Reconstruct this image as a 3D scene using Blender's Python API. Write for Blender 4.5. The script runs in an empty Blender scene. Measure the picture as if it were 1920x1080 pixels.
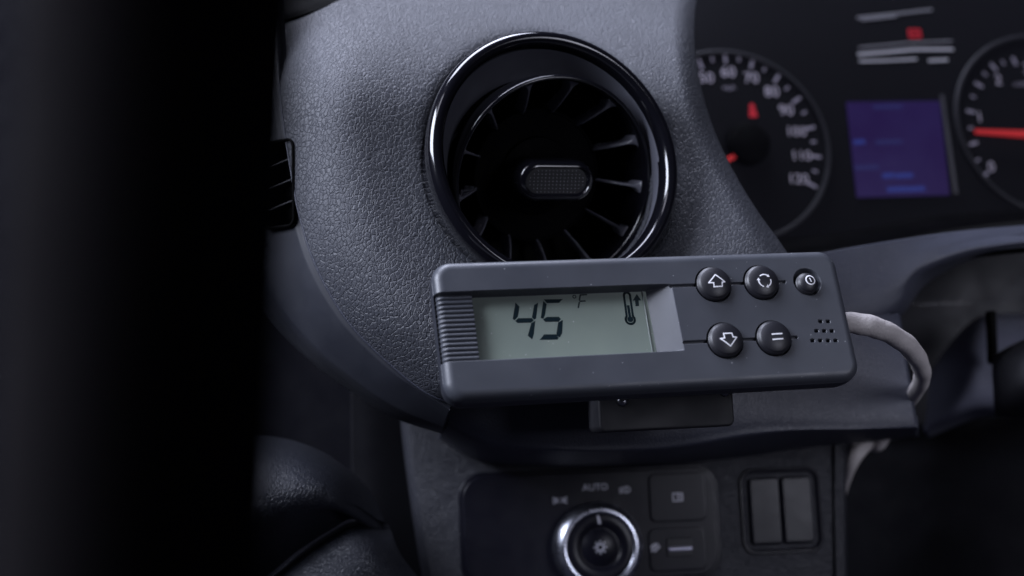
import bpy, math, random
import numpy as np
from mathutils import Matrix, Vector
random.seed(4); RNG = np.random.default_rng(7)
C = bpy.context.scene.collection
S = bpy.context.scene
Z0 = 1.05            # height of the lens above the cab floor
K = 0.72/1920.0      # 50 mm lens on a 36 mm sensor

# ------------------------------------------------------------------ camera
cam = bpy.data.cameras.new("camera"); cam_o = bpy.data.objects.new("camera", cam); C.objects.link(cam_o)
cam.lens = 50; cam.sensor_width = 36; cam.clip_start = 0.01; cam.clip_end = 20
cam_o.location = (0, 0, Z0); cam_o.rotation_euler = (math.radians(90), 0, 0)
cam.dof.use_dof = True; cam.dof.focus_distance = 0.393; cam.dof.aperture_fstop = 9
S.camera = cam_o
# ------------------------------------------------------------------ light
S.view_settings.view_transform = 'Standard'; S.view_settings.look = 'None'
S.view_settings.exposure = 0.0; S.view_settings.gamma = 1.0
w = bpy.data.worlds.new("World"); S.world = w; w.use_nodes = True
bg = w.node_tree.nodes["Background"]; bg.inputs[0].default_value = (.55, .57, 1.0, 1); bg.inputs[1].default_value = 0.028

def area(name, loc, target, sx, sy, power, col):
    l = bpy.data.lights.new(name, 'AREA'); l.shape = 'RECTANGLE'; l.size = sx; l.size_y = sy
    l.energy = power; l.color = col
    o = bpy.data.objects.new(name, l); C.objects.link(o); o.location = loc
    o.rotation_euler = (Vector(target)-Vector(loc)).to_track_quat('-Z', 'Y').to_euler()
    return o
area("window_light", (-0.54, 0.14, Z0+0.38), (0.0, .42, Z0+.03), 0.42, 0.34, 10.5, (.78, .83, 1.0))
area("windscreen_light", (-0.14, 0.55, Z0+0.75), (0.0, .42, Z0+.05), 0.6, 0.30, 10.5, (.76, .80, 1.0))
area("cab_fill_light", (-0.58, -0.30, Z0+1.1), (0.05, .42, Z0), 0.4, 0.3, 1.5, (.82, .82, 1.0))  # added weak fill from the front left, no lamp fitted there
pl_ = area("column_fill_light", (0.55, -0.10, Z0+0.14), (0.205, .54, Z0-.03), 0.3, 0.3, .24, (.82, .84, 1.0)); pl_.data.spread = math.radians(48)  # added narrow fill, aimed at the steering column shroud to lift it

# ------------------------------------------------------------------ helpers
MW = {}
def P(u, v, d):                      # a point on the ray of photo position (u, v) at distance d
    return Vector(((u-960)*K*d, d, Z0+(540-v)*K*d))
def tag(o, label=None, cat=None, group=None, kind=None):
    if label: o["label"] = label
    if cat: o["category"] = cat
    if group: o["group"] = group
    if kind: o["kind"] = kind
    return o
def empty(name, M, label, cat, group=None):
    o = bpy.data.objects.new(name, None); C.objects.link(o); o.matrix_world = M
    o.empty_display_size = .01
    MW[o.name] = M.copy(); tag(o, label, cat, group); return o
def obj(name, verts, faces, mat, parent=None, space='local', smooth=True, sharp=None):
    """one mesh object; verts are local to the parent, or world points brought into it"""
    me = bpy.data.meshes.new(name)
    V = np.array([tuple(p) for p in verts], dtype=float) if not isinstance(verts, np.ndarray) else verts
    M = MW[parent.name] if parent is not None else Matrix.Identity(4)
    if space == 'world':
        Mi = np.array(M.inverted()); V = V@Mi[:3, :3].T+Mi[:3, 3]
    if isinstance(faces, np.ndarray):
        n = len(faces)
        me.vertices.add(len(V)); me.vertices.foreach_set("co", V.astype(np.float32).ravel())
        me.loops.add(n*4); me.loops.foreach_set("vertex_index", faces.astype(np.int32).ravel())
        me.polygons.add(n); me.polygons.foreach_set("loop_start", np.arange(0, n*4, 4, dtype=np.int32))
        me.update(calc_edges=True)
    else:
        me.from_pydata([tuple(p) for p in V], [], [tuple(f) for f in faces])
    me.validate(); me.polygons.foreach_set("use_smooth", [smooth]*len(me.polygons)); me.update()
    if sharp is not None:
        try: me.set_sharp_from_angle(angle=math.radians(sharp))
        except Exception: pass
    me.materials.append(mat)
    o = bpy.data.objects.new(name, me); C.objects.link(o)
    if parent is not None: o.parent = parent
    MW[o.name] = M.copy()
    return o
def rot(a, b, c):
    a, b, c = map(math.radians, (a, b, c))
    return Matrix.Rotation(c, 3, 'Z')@Matrix.Rotation(b, 3, 'Y')@Matrix.Rotation(a, 3, 'X')
class Frame:
    """a local frame (x right, y up, z towards the viewer) of a tilted face"""
    def __init__(s, u, v, d, pitch, yaw, roll, origin=None):
        R = rot(pitch, yaw, roll)                     # camera axes: x right, y down, z away
        cols = [R.col[0], -R.col[1], -R.col[2]]
        T = Matrix.Identity(4)
        for j, c in enumerate(cols):
            T[0][j], T[1][j], T[2][j] = c[0], c[2], -c[1]
        p = P(u, v, d) if origin is None else origin
        T[0][3], T[1][3], T[2][3] = p
        s.M = T; s.I = T.inverted()
    def loc(s, u, v, z=0.0):
        o = s.I@Vector((0, 0, Z0)); q = s.I@P(u, v, 1.0); d = q-o
        t = (z-o.z)/d.z; r = o+d*t
        return (r.x, r.y)
    def world(s, x, y, z): return s.M@Vector((x, y, z))

def cr(p, t):                        # Catmull-Rom through a list of vectors, t in 0..1
    n = len(p)-1; x = min(max(t, 0), 1)*n; i = min(int(x), n-1); f = x-i
    a = p[i-1] if i > 0 else p[0]*2-p[1]
    b, c = p[i], p[i+1]
    d = p[i+2] if i+2 <= n else p[n]*2-p[n-1]
    return 0.5*((2*b)+(c-a)*f+(2*a-5*b+4*c-d)*f*f+(3*b-a-3*c+d)*f**3)
def grid_faces(n, m, wrap=False):
    f = []
    for i in range(n-1):
        for j in range(m if wrap else m-1):
            k = (j+1) % m
            f.append((i*m+j, i*m+k, (i+1)*m+k, (i+1)*m+j))
    return f
def face_view(verts, faces):         # orient a sheet so its normals look at the cab
    i = len(faces)//2; s = 0
    for f in faces[::max(1, len(faces)//60)]:
        a, b, c = (Vector(verts[f[k]]) for k in (0, 1, 2))
        n = (b-a).cross(c-a)
        if n.length > 0: s += n.normalized().dot((Vector((0, 0, Z0))-a).normalized())
    return faces if s > 0 else [tuple(reversed(f)) for f in faces]
def solid(o, t):
    m = o.modifiers.new("thickness", 'SOLIDIFY'); m.thickness = t; m.offset = -1
    return o
def patch(name, rows, mat, parent, n=40, m=60, thick=.003):
    rows = [[Vector(P(*p)) for p in r] for r in rows]
    V = []
    for i in range(n):
        t = i/(n-1)
        ncol = len(rows[0])
        col = [cr([r[j] for r in rows], t) for j in range(ncol)]
        for j in range(m): V.append(cr(col, j/(m-1)))
    F = face_view(V, grid_faces(n, m))
    return solid(obj(name, V, F, mat, parent, 'world'), thick)
def lathe(prof, n=128, cx=0, cy=0, closed=False):
    """prof: (r, z) or (r, z, ox, oy)"""
    V = []
    for p in prof:
        r, z = p[:2]; ox, oy = (p[2:] if len(p) > 2 else (0, 0))
        for k in range(n):
            a = 2*math.pi*k/n
            V.append((cx+ox+r*math.cos(a), cy+oy+r*math.sin(a), z))
    F = grid_faces(len(prof), n, True)
    if closed: F += [((len(prof)-1)*n+j, (len(prof)-1)*n+(j+1) % n, (j+1) % n, j) for j in range(n)]
    return V, F
def mm(V): return [(x*.001, y*.001, z*.001) for x, y, z in V]
def tube(path, radii, n=20, samples=80, cap=True):
    path = [Vector(p) for p in path]; V = []; rs = [Vector((r, 0, 0)) for r in radii]
    up = Vector((0, 0, 1)); prev = None
    for i in range(samples):
        t = i/(samples-1); p = cr(path, t); q = cr(path, min(1, t+.01))-cr(path, max(0, t-.01)); q.normalize()
        if prev is None: a = q.cross(Vector((0, 1, 0.2))).normalized()
        else: a = (prev-q*prev.dot(q)).normalized()
        prev = a; b = q.cross(a); r = cr(rs, t).x
        for k in range(n):
            th = 2*math.pi*k/n; V.append(p+a*(r*math.cos(th))+b*(r*math.sin(th)))
    F = grid_faces(samples, n, True)
    if cap: F += [tuple(range(n-1, -1, -1)), tuple(range((samples-1)*n, samples*n))]
    return V, F
def rrect(wd, ht, r, n=10, cx=0, cy=0):
    pts = []
    for (sx, sy, a0) in ((1, 1, 0), (-1, 1, 90), (-1, -1, 180), (1, -1, 270)):
        for k in range(n+1):
            a = math.radians(a0+90*k/n)
            pts.append((cx+sx*(wd/2-r)+r*math.cos(a), cy+sy*(ht/2-r)+r*math.sin(a)))
    return pts
def plate(wd, ht, r, z0, z1, bev=.4, n=10, cx=0, cy=0, dish=0):
    """a rounded slab with a rounded front edge (mm)"""
    rings = [(0, z0)]+[(bev*(1-math.cos(math.radians(a))), z1-bev+bev*math.sin(math.radians(a))) for a in (0, 30, 60, 90)]
    if not dish: rings.append((bev+min(.35, (min(wd, ht)/2-bev)*.4), z1))
    if dish: rings += [(bev+.4, z1-dish*.6), (bev+.9, z1-dish)]
    V = []; N = 4*(n+1)
    for ins, z in rings:
        V += [(x, y, z) for x, y in rrect(wd-2*ins, ht-2*ins, max(r-ins, .05), n, cx, cy)]
    F = grid_faces(len(rings), N, True)
    F.append(tuple(range((len(rings)-1)*N, len(rings)*N))); F.append(tuple(range(N-1, -1, -1)))
    return V, F
def join(*parts):
    V, F = [], []
    for v, f in parts:
        k = len(V); V += list(v); F += [tuple(i+k for i in q) for q in f]
    return V, F
def stroke(pts, wd, zf, closed=False, step=.25):
    """a printed line following a surface zf(x, y) (mm)"""
    V, F = [], []
    if closed: pts = pts+[pts[0]]
    for (a, b) in zip(pts[:-1], pts[1:]):
        a, b = Vector(a), Vector(b); d = b-a; L = d.length
        if L < 1e-6: continue
        d /= L; nrm = Vector((-d.y, d.x))*wd/2; a2 = a-d*wd*.35; b2 = b+d*wd*.35; n = max(1, int((b2-a2).length/step)); k = len(V)
        for i in range(n+1):
            p = a2+(b2-a2)*i/n
            for s in (1, -1):
                q = p+nrm*s; V.append((q.x, q.y, zf(q.x, q.y)))
        for i in range(n): F.append((k+2*i, k+2*i+1, k+2*i+3, k+2*i+2))
    return V, F
def poly(pts, zf):
    return [(x, y, zf(x, y)) for x, y in pts], [tuple(range(len(pts)))]
def text(s, size, cx, cy, z, ang=0, shear=0):
    cu = bpy.data.curves.new("lettering", 'FONT'); cu.body = s; cu.size = size; cu.align_x = 'CENTER'; cu.align_y = 'CENTER'
    cu.shear = shear; cu.resolution_u = 3
    o = bpy.data.objects.new("lettering", cu); C.objects.link(o)
    bpy.context.view_layer.update()
    me = bpy.data.meshes.new_from_object(o.evaluated_get(bpy.context.evaluated_depsgraph_get()))
    ca, sa = math.cos(math.radians(ang)), math.sin(math.radians(ang))
    V = [(cx+p.co.x*ca-p.co.y*sa, cy+p.co.x*sa+p.co.y*ca, z) for p in me.vertices]
    F = [tuple(f.vertices) for f in me.polygons]
    bpy.data.objects.remove(o); bpy.data.meshes.remove(me); bpy.data.curves.remove(cu)
    return V, F

# ------------------------------------------------------------------ materials
def mat(name, base, rough=.5, metal=0, coat=0, emit=None, estr=0, spec=.5):
    m = bpy.data.materials.new(name); m.use_nodes = True
    b = m.node_tree.nodes["Principled BSDF"]
    b.inputs["Base Color"].default_value = (*base, 1); b.inputs["Roughness"].default_value = rough
    b.inputs["Metallic"].default_value = metal; b.inputs["Coat Weight"].default_value = coat; b.inputs["Coat Roughness"].default_value = .06
    b.inputs["Specular IOR Level"].default_value = spec
    if emit: b.inputs["Emission Color"].default_value = (*emit, 1); b.inputs["Emission Strength"].default_value = estr
    return m
def nodes(m): return m.node_tree.nodes, m.node_tree.links, m.node_tree.nodes["Principled BSDF"]
def coords(m):
    N, L, b = nodes(m); g = N.new("ShaderNodeNewGeometry"); return g.outputs["Position"]
def math_n(m, op, a, b=None, c=None):
    N, L, _ = nodes(m); n = N.new("ShaderNodeMath"); n.operation = op
    for i, x in enumerate((a, b, c)):
        if x is None: continue
        if hasattr(x, "links"): L.new(x, n.inputs[i])
        else: n.inputs[i].default_value = x
    return n.outputs[0]
def noise(m, scale, detail=3, rough=.5, vec=None):
    N, L, _ = nodes(m); n = N.new("ShaderNodeTexNoise"); n.inputs["Scale"].default_value = scale
    n.inputs["Detail"].default_value = detail; n.inputs["Roughness"].default_value = rough
    L.new(vec if vec is not None else coords(m), n.inputs["Vector"]); return n
def rampc(m, src, a, b, c0, c1):
    N, L, _ = nodes(m); r = N.new("ShaderNodeValToRGB"); r.color_ramp.elements[0].position = a; r.color_ramp.elements[1].position = b
    r.color_ramp.elements[0].color = (*c0, 1); r.color_ramp.elements[1].color = (*c1, 1); L.new(src, r.inputs[0]); return r.outputs[0]
def bump(m, h, strength, dist):
    N, L, b = nodes(m); n = N.new("ShaderNodeBump"); n.inputs["Strength"].default_value = strength; n.inputs["Distance"].default_value = dist
    L.new(h, n.inputs["Height"]); L.new(n.outputs[0], b.inputs["Normal"]); return n
def vary_rough(m, lo, hi, scale):
    N, L, b = nodes(m); n = noise(m, scale, 5); r = N.new("ShaderNodeMapRange")
    r.inputs["To Min"].default_value = lo; r.inputs["To Max"].default_value = hi; r.inputs["From Min"].default_value = .3; r.inputs["From Max"].default_value = .7
    L.new(n.outputs["Fac"], r.inputs["Value"]); L.new(r.outputs[0], b.inputs["Roughness"])

def leather(name, base, cell=560, strength=.7, rough=.48, dist=.0005, fine=True, warp=.0016):
    m = mat(name, base, rough); N, L, b = nodes(m)
    pos = coords(m)
    nz = noise(m, 170, 3, .55, pos)
    sub = N.new("ShaderNodeVectorMath"); sub.operation = 'SUBTRACT'; sub.inputs[1].default_value = (.5, .5, .5); L.new(nz.outputs["Color"], sub.inputs[0])
    sc = N.new("ShaderNodeVectorMath"); sc.operation = 'SCALE'; sc.inputs["Scale"].default_value = warp*2; L.new(sub.outputs[0], sc.inputs[0])
    add = N.new("ShaderNodeVectorMath"); add.operation = 'ADD'; L.new(pos, add.inputs[0]); L.new(sc.outputs[0], add.inputs[1])
    st = N.new("ShaderNodeMapping"); st.inputs["Rotation"].default_value = (0, .5, 0); st.inputs["Scale"].default_value = (1.12, 1, .78)
    L.new(add.outputs[0], st.inputs["Vector"])
    def vor(scale):
        v = N.new("ShaderNodeTexVoronoi"); v.feature = 'DISTANCE_TO_EDGE'; v.inputs["Scale"].default_value = scale
        v.inputs["Randomness"].default_value = 1.0
        L.new(st.outputs[0], v.inputs["Vector"])
        r = N.new("ShaderNodeMapRange"); r.interpolation_type = 'SMOOTHSTEP'; r.inputs["From Min"].default_value = 0; r.inputs["From Max"].default_value = .15
        L.new(v.outputs["Distance"], r.inputs["Value"]); return r.outputs[0]
    a = vor(cell); c = vor(cell*1.9)
    big = noise(m, cell*.22, 2, .5, pos)
    h = math_n(m, 'ADD', math_n(m, 'MULTIPLY', a, .85), math_n(m, 'MULTIPLY', c, .16))
    h = math_n(m, 'ADD', h, math_n(m, 'MULTIPLY', big.outputs["Fac"], .6))
    bump(m, h, strength, dist)
    # colour darker in the creases of the grain, and slow colour drift
    big2 = noise(m, 22, 4, .6, pos)
    col = rampc(m, math_n(m, 'ADD', math_n(m, 'MULTIPLY', a, .25), big2.outputs["Fac"]), .3, 1.0,
                tuple(x*.78 for x in base), tuple(x*1.15 for x in base))
    L.new(col, b.inputs["Base Color"])
    return m
def plastic(name, base, rough=.45, grain=2600, gs=.12, gd=.0001, coat=0, dust=0.0, spec=.5):
    m = mat(name, base, rough, coat=coat, spec=spec); N, L, b = nodes(m)
    n = noise(m, grain, 2, .6); bump(m, n.outputs["Fac"], gs, gd)
    vary_rough(m, rough*.85, min(1, rough*1.2), 90)
    big = noise(m, 60, 5, .6)
    col = rampc(m, big.outputs["Fac"], .3, .7, tuple(x*.9 for x in base), tuple(x*1.1 for x in base))
    if dust:
        v = N.new("ShaderNodeTexVoronoi"); v.inputs["Scale"].default_value = 620; L.new(coords(m), v.inputs["Vector"])
        sep = N.new("ShaderNodeSeparateColor"); L.new(v.outputs["Color"], sep.inputs[0])
        size = math_n(m, 'MULTIPLY', sep.outputs[0], .13)
        near = math_n(m, 'LESS_THAN', v.outputs["Distance"], size)
        few = math_n(m, 'GREATER_THAN', sep.outputs[1], 1-dust)
        cl = noise(m, 120, 2); few2 = math_n(m, 'GREATER_THAN', cl.outputs["Fac"], .44)
        f = math_n(m, 'MULTIPLY', math_n(m, 'MULTIPLY', near, few), few2)
        f = math_n(m, 'MULTIPLY', f, .5)
        mix = N.new("ShaderNodeMixRGB"); L.new(f, mix.inputs[0]); L.new(col, mix.inputs[1]); mix.inputs[2].default_value = (.42, .43, .45, 1)
        col = mix.outputs[0]
    L.new(col, b.inputs["Base Color"])
    return m
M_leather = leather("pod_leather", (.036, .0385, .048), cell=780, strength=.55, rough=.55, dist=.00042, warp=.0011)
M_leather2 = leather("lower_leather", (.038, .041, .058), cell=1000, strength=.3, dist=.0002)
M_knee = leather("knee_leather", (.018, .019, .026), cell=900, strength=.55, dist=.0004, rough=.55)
M_arm = leather("armrest_leather", (.015, .017, .025), cell=900, strength=.6, dist=.0004, rough=.5)
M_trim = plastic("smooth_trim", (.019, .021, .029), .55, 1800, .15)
M_trimr = plastic("column_trim", (.13, .135, .18), .6, 1800, .15)
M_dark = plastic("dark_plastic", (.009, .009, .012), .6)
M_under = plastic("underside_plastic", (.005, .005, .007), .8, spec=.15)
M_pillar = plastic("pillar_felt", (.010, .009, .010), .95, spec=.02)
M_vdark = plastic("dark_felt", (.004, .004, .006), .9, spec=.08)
M_gloss = mat("gloss_black", (.004, .004, .006), .09, coat=.3); vary_rough(M_gloss, .09, .16, 120)
M_vane = mat("vane_black", (.10, .10, .12), .34, coat=.3); vary_rough(M_vane, .16, .3, 200)
M_hub = plastic("hub_black", (.0015, .0015, .002), .7, spec=.04)
M_wall = plastic("satin_wall", (.090, .092, .112), .5, 3000, .08)
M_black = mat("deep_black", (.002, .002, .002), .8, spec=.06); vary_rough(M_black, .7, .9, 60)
M_case = plastic("controller_plastic", (.049, .053, .064), .42, 5200, .35, .00006, dust=.35)
M_case_b = plastic("controller_back_plastic", (.020, .022, .030), .45, 4000, .2)
M_btn = plastic("button_rubber", (.012, .012, .016), .42, 4000, .1, dust=.02)
M_print = mat("white_print", (.80, .80, .83), .5); vary_rough(M_print, .4, .6, 900)
M_cable = plastic("cable_tape", (.46, .43, .42), .6, 700, .6, .0004)

# ------------------------------------------------------------------ the dashboard
VF = Frame(1043, 297, .415, -12, -21.5, -1.5)     # the vent's face
PF = Frame(1036, 300, .419, -15.5, -12, -1.5)   # the dashboard skin round it
def plane_d(F, u, v, z=0):
    x, y = F.loc(u, v, z); return F.world(x, y, z).y
def curve(pts, t):
    q = cr([Vector((a, b, 0)) for a, b in pts], t); return q.x, q.y
Lp = [(505, -150), (512, -40), (518, 70), (526, 190), (542, 300), (562, 405), (596, 505), (655, 605), (740, 690), (815, 744), (890, 756)]
Rp = [(1330, -150), (1312, -40), (1303, 60), (1312, 150), (1338, 240), (1375, 320), (1420, 395), (1468, 462), (1500, 520), (1500, 600), (1440, 690)]
dash = empty("dashboard", Matrix.Translation(P(1000, 500, .46)), "dark blue grey grained dashboard shell around the round vent", "dashboard")
def ss(x): x = min(max(x, 0), 1); return x*x*(3-2*x)
def pod_d(u, v, uL, uR):
    d = plane_d(PF, u, v, -.0035)
    s = (u-uL)/150.0
    if s < 1: d += .013*(1-s)**2
    s = (uR-u)/42.0
    if s < 1: d += .008*(1-s)**2
    if v < 230: d += .050*((230-v)/280.0)**2.4
    x, y = VF.loc(u, v, 0); r = math.hypot(x, y)*1000
    d += .0035*math.exp(-max(0, (r-38.8))/2.6)+.0045*ss((68-r)/26)
    return d
V, F, n, m_ = [], [], 240, 320
for i in range(n):
    t = i/(n-1); (uL, vL), (uR, vR) = curve(Lp, t), curve(Rp, t)
    for j in range(m_):
        s = j/(m_-1); u = uL+(uR-uL)*s; v = vL+(vR-vL)*s
        V.append(P(u, v, pod_d(u, v, uL, uR)))
for f in grid_faces(n, m_):
    c = sum((V[k] for k in f), Vector())/4; l = VF.I@c
    if math.hypot(l.x, l.y) > .0351: F.append(f)
F = face_view(V, F)
solid(obj("leather_pod", V, F, M_leather, dash, 'world'), .0025)
# piped seam along the pod's outer edge
sp, rr = [], []
for i in range(60):
    t = .2+.75*i/59; uL, vL = curve(Lp, t); sp.append(P(uL, vL, pod_d(uL, vL, uL, 1400)+.0002)); rr.append(.00042)
V, F = tube(sp, rr, 8, 160); obj("seam", V, F, M_leather2, dash, 'world')
# smooth side trim under the seam
Op = [(380, -150), (380, 0), (385, 120), (400, 250), (430, 400), (455, 500), (495, 588), (570, 668), (655, 732), (735, 782), (828, 814)]
Li = [(505, -150), (512, -40), (518, 70), (526, 190), (542, 300), (562, 405), (596, 505), (655, 605), (740, 690), (790, 726), (845, 764)]
SF_ = Frame(520, 345, plane_d(PF, 546, 345, -.0035)+.0136+.016*.19-.0001, -6, 36, -5)
V = []; n, m_ = 320, 130
for i in range(n):
    t = i/(n-1); (ua, va), (ub, vb) = curve(Li, t), curve(Op, t)
    for j in range(m_):
        s = j/(m_-1); u = ua+(ub-ua)*s; v = va+(vb-va)*s
        d0 = plane_d(PF, ua, va, -.0035)+.0136
        V.append(P(u, v, d0+.016*s+.020*max(0, (s-.72)/.28)**2+.0012*(1-ss(s*8))))
F = []
for f in grid_faces(n, m_):
    l = SF_.I@(sum((V[k] for k in f), Vector())/4)
    if not (abs(l.x) < .0061 and abs(l.y) < .0126 and abs(l.z) < .02): F.append(f)
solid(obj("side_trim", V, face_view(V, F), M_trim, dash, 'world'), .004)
# lower strip: face, rounded lower edge, underside
cols_u = [822, 900, 1000, 1120, 1260, 1400, 1500, 1600, 1690, 1722]
face_top = [640, 600, 590, 580, 560, 500, 482, 462, 448, 600]
face_bot = [790, 800, 800, 795, 790, 780, 792, 800, 800, 800]
under = [815, 848, 862, 868, 866, 855, 842, 832, 815, 806]
dd = [.432, .430, .432, .436, .442, .452, .458, .465, .472, .475]
rows = [[(822, 640, .434), (900, 600, .434), (1000, 590, .437), (1120, 580, .442), (1260, 580, .448), (1400, 580, .4535), (1500, 582, .4590), (1590, 584, .4645), (1688, 586, .4745)],
        [(830, 700, .431), (905, 680, .431), (1000, 670, .434), (1120, 660, .438), (1260, 650, .444), (1400, 642, .4500), (1500, 640, .4555), (1595, 640, .4610), (1696, 640, .4685)],
        [(835, 755, .430), (905, 750, .430), (1000, 745, .432), (1120, 740, .436), (1260, 740, .440), (1400, 730, .446), (1500, 720, .452), (1600, 712, .458), (1706, 705, .464)],
        [(838, 785, .431), (905, 812, .430), (1000, 826, .432), (1120, 830, .436), (1260, 824, .440), (1400, 800, .445), (1500, 795, .450), (1605, 794, .455), (1720, 790, .460)],
        [(832, 800, .436), (903, 836, .435), (1000, 848, .437), (1120, 850, .440), (1260, 845, .445), (1400, 823, .449), (1500, 811, .454), (1605, 808, .459), (1723, 804, .465)],
        [(826, 812, .455), (900, 856, .458), (1000, 866, .464), (1120, 868, .470), (1260, 863, .475), (1400, 848, .480), (1500, 832, .486), (1602, 822, .488), (1722, 812, .490)],
        [(822, 822, .500), (898, 866, .520), (1000, 878, .530), (1120, 880, .530), (1260, 874, .530), (1400, 860, .530), (1500, 846, .530), (1600, 834, .530), (1722, 818, .530)]]
patch("lower_strip", rows, M_leather2, dash, 70, 120, .004)
rows = [[(1470, 482, .462), (1540, 474, .467), (1600, 463, .472), (1660, 453, .477), (1700, 447, .480), (1760, 438, .484), (1830, 430, .488), (1900, 424, .492), (2020, 414, .498)],
        [(1470, 515, .459), (1540, 512, .464), (1600, 508, .469), (1660, 500, .474), (1700, 490, .4768), (1752, 470, .480), (1820, 450, .4845), (1895, 440, .489), (2020, 430, .495)],
        [(1470, 560, .4568), (1540, 558, .461), (1600, 556, .466), (1655, 552, .4705), (1692, 540, .474), (1726, 508, .478), (1804, 475, .482), (1890, 459, .486), (2020, 447, .492)],
        [(1470, 592, .4570), (1540, 592, .4605), (1600, 592, .4650), (1650, 592, .470), (1688, 580, .477), (1730, 520, .486), (1808, 485, .490), (1892, 466, .494), (2020, 454, .500)],
        [(1470, 606, .462), (1540, 606, .466), (1600, 606, .471), (1650, 604, .476), (1690, 592, .50), (1738, 532, .515), (1812, 492, .520), (1896, 474, .525), (2020, 462, .53)]]
patch("column_arch", rows, M_leather2, dash, 60, 120, .004)
# knee panel carrying the switches
KF = Frame(1150, 980, .500, -8, -7, -1.5)
def kp(u, v, z=0): return (u, v, plane_d(KF, u, v, z))
rows = [[kp(748, 760, -.008), kp(760, 760, -.002), kp(790, 760), kp(1000, 780), kp(1200, 780), kp(1400, 780), kp(1560, 780), kp(1578, 780, -.001), kp(1583, 780, -.01)],
        [kp(757, 850, -.008), kp(768, 850, -.002), kp(798, 850), kp(1000, 850), kp(1200, 850), kp(1400, 850), kp(1562, 850), kp(1580, 850, -.001), kp(1585, 850, -.01)],
        [kp(775, 980, -.008), kp(787, 980, -.002), kp(816, 980), kp(1000, 980), kp(1200, 980), kp(1400, 980), kp(1563, 980), kp(1582, 980, -.001), kp(1587, 980, -.01)],
        [kp(800, 1130, -.008), kp(812, 1130, -.002), kp(842, 1130), kp(1000, 1130), kp(1200, 1130), kp(1400, 1130), kp(1566, 1130), kp(1584, 1130, -.001), kp(1589, 1130, -.01)]]
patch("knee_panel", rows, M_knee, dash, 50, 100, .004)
rows = [[(657, 600, .514), (700, 600, .515), (790, 600, .522)], [(659, 900, .514), (710, 900, .515), (800, 900, .522)], [(668, 1150, .514), (720, 1150, .515), (830, 1150, .522)]]
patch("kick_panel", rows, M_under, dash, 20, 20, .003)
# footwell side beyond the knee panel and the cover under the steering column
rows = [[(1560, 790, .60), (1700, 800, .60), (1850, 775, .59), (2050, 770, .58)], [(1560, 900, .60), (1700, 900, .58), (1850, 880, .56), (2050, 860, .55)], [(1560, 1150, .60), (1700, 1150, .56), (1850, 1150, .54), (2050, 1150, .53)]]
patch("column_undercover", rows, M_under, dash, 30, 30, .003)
# cavity behind the arch
rows = [[(1640, 430, .60), (1800, 430, .63), (2050, 430, .64)], [(1640, 640, .60), (1800, 640, .62), (2050, 640, .62)], [(1640, 860, .60), (1800, 860, .62), (2050, 860, .62)]]
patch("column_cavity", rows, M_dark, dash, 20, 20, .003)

# side demister opening
SF = SF_
vent2 = empty("demister_vent", SF.M, "small dark slatted demister opening left of the leather seam", "air vent")
rings = [(-.45, -.3), (-.45, .12), (-.1, .3), (.3, .12), (.5, -.6), (.5, -9)]; V = []
for ins, z in rings: V += [(x, y, z) for x, y in rrect(12.6-2*ins, 25.6-2*ins, 2.4-ins, 8)]
F = grid_faces(len(rings), 36, True)+[tuple(range(5*36, 6*36))]
obj("slot_liner", mm(V), F, M_black, vent2, sharp=50)
for k in range(3):
    y = -6.3+k*6.4
    V, F = plate(11.6, .6, .25, -5, -.9, .2, 4, 0, y)
    obj("slat", mm([(a, b+a*.18, c) for a, b, c in V]), F, M_dark, vent2)

# ------------------------------------------------------------------ pillar trim, door, armrest, near pillar
pt = empty("pillar_trim", Matrix.Translation(P(450, -20, .4)), "black pillar trim cutting across the top left of the dashboard", "trim")
def td(u, v, k=0.0): return (u, v, pod_d(u, v, 512, 1300)-.0025+k)
rows = [[td(300, -150, .01), td(450, -150, .01), td(600, -160, .01), td(760, -170, .01)],
        [td(300, 0), td(430, -30), td(555, -50), td(700, -85)],
        [td(300, 70, -.001), td(430, 38, -.001), td(545, 12, -.001), td(660, -30, -.001)],
        [td(300, 92, .0015), td(440, 58, .0015), td(560, 30, .0015), td(680, -14, .0015)]]
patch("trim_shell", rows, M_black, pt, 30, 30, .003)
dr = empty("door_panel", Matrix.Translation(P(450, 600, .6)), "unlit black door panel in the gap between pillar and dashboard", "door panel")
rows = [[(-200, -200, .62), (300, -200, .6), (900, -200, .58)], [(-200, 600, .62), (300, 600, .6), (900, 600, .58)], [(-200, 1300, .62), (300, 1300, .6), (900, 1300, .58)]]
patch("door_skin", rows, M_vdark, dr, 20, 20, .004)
ar = empty("door_armrest", Matrix.Translation(P(580, 1000, .44)), "dark creased leather door armrest at the bottom left", "armrest")
rows = [[(300, 832, .474), (440, 816, .474), (520, 820, .474), (590, 840, .474), (652, 878, .474), (700, 930, .474), (728, 1000, .474)],
        [(300, 848, .452), (440, 834, .452), (517, 838, .452), (582, 858, .452), (638, 893, .452), (682, 942, .456), (721, 1001, .462)],
        [(300, 890, .436), (440, 880, .436), (512, 880, .436), (567, 892, .436), (614, 918, .438), (655, 952, .444), (714, 1002, .462)],
        [(300, 1010, .428), (430, 975, .430), (500, 950, .431), (555, 942, .433), (600, 948, .437), (645, 962, .444), (710, 1004, .463)],
        [(300, 1120, .436), (410, 1065, .438), (490, 1022, .439), (552, 988, .441), (606, 968, .444), (650, 964, .450), (711, 1006, .465)],
        [(300, 1190, .456), (400, 1130, .456), (490, 1085, .456), (560, 1032, .456), (620, 994, .456), (664, 974, .458), (716, 1008, .470)]]
patch("upper_cushion", rows, M_arm, ar, 90, 120, .004)
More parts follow.
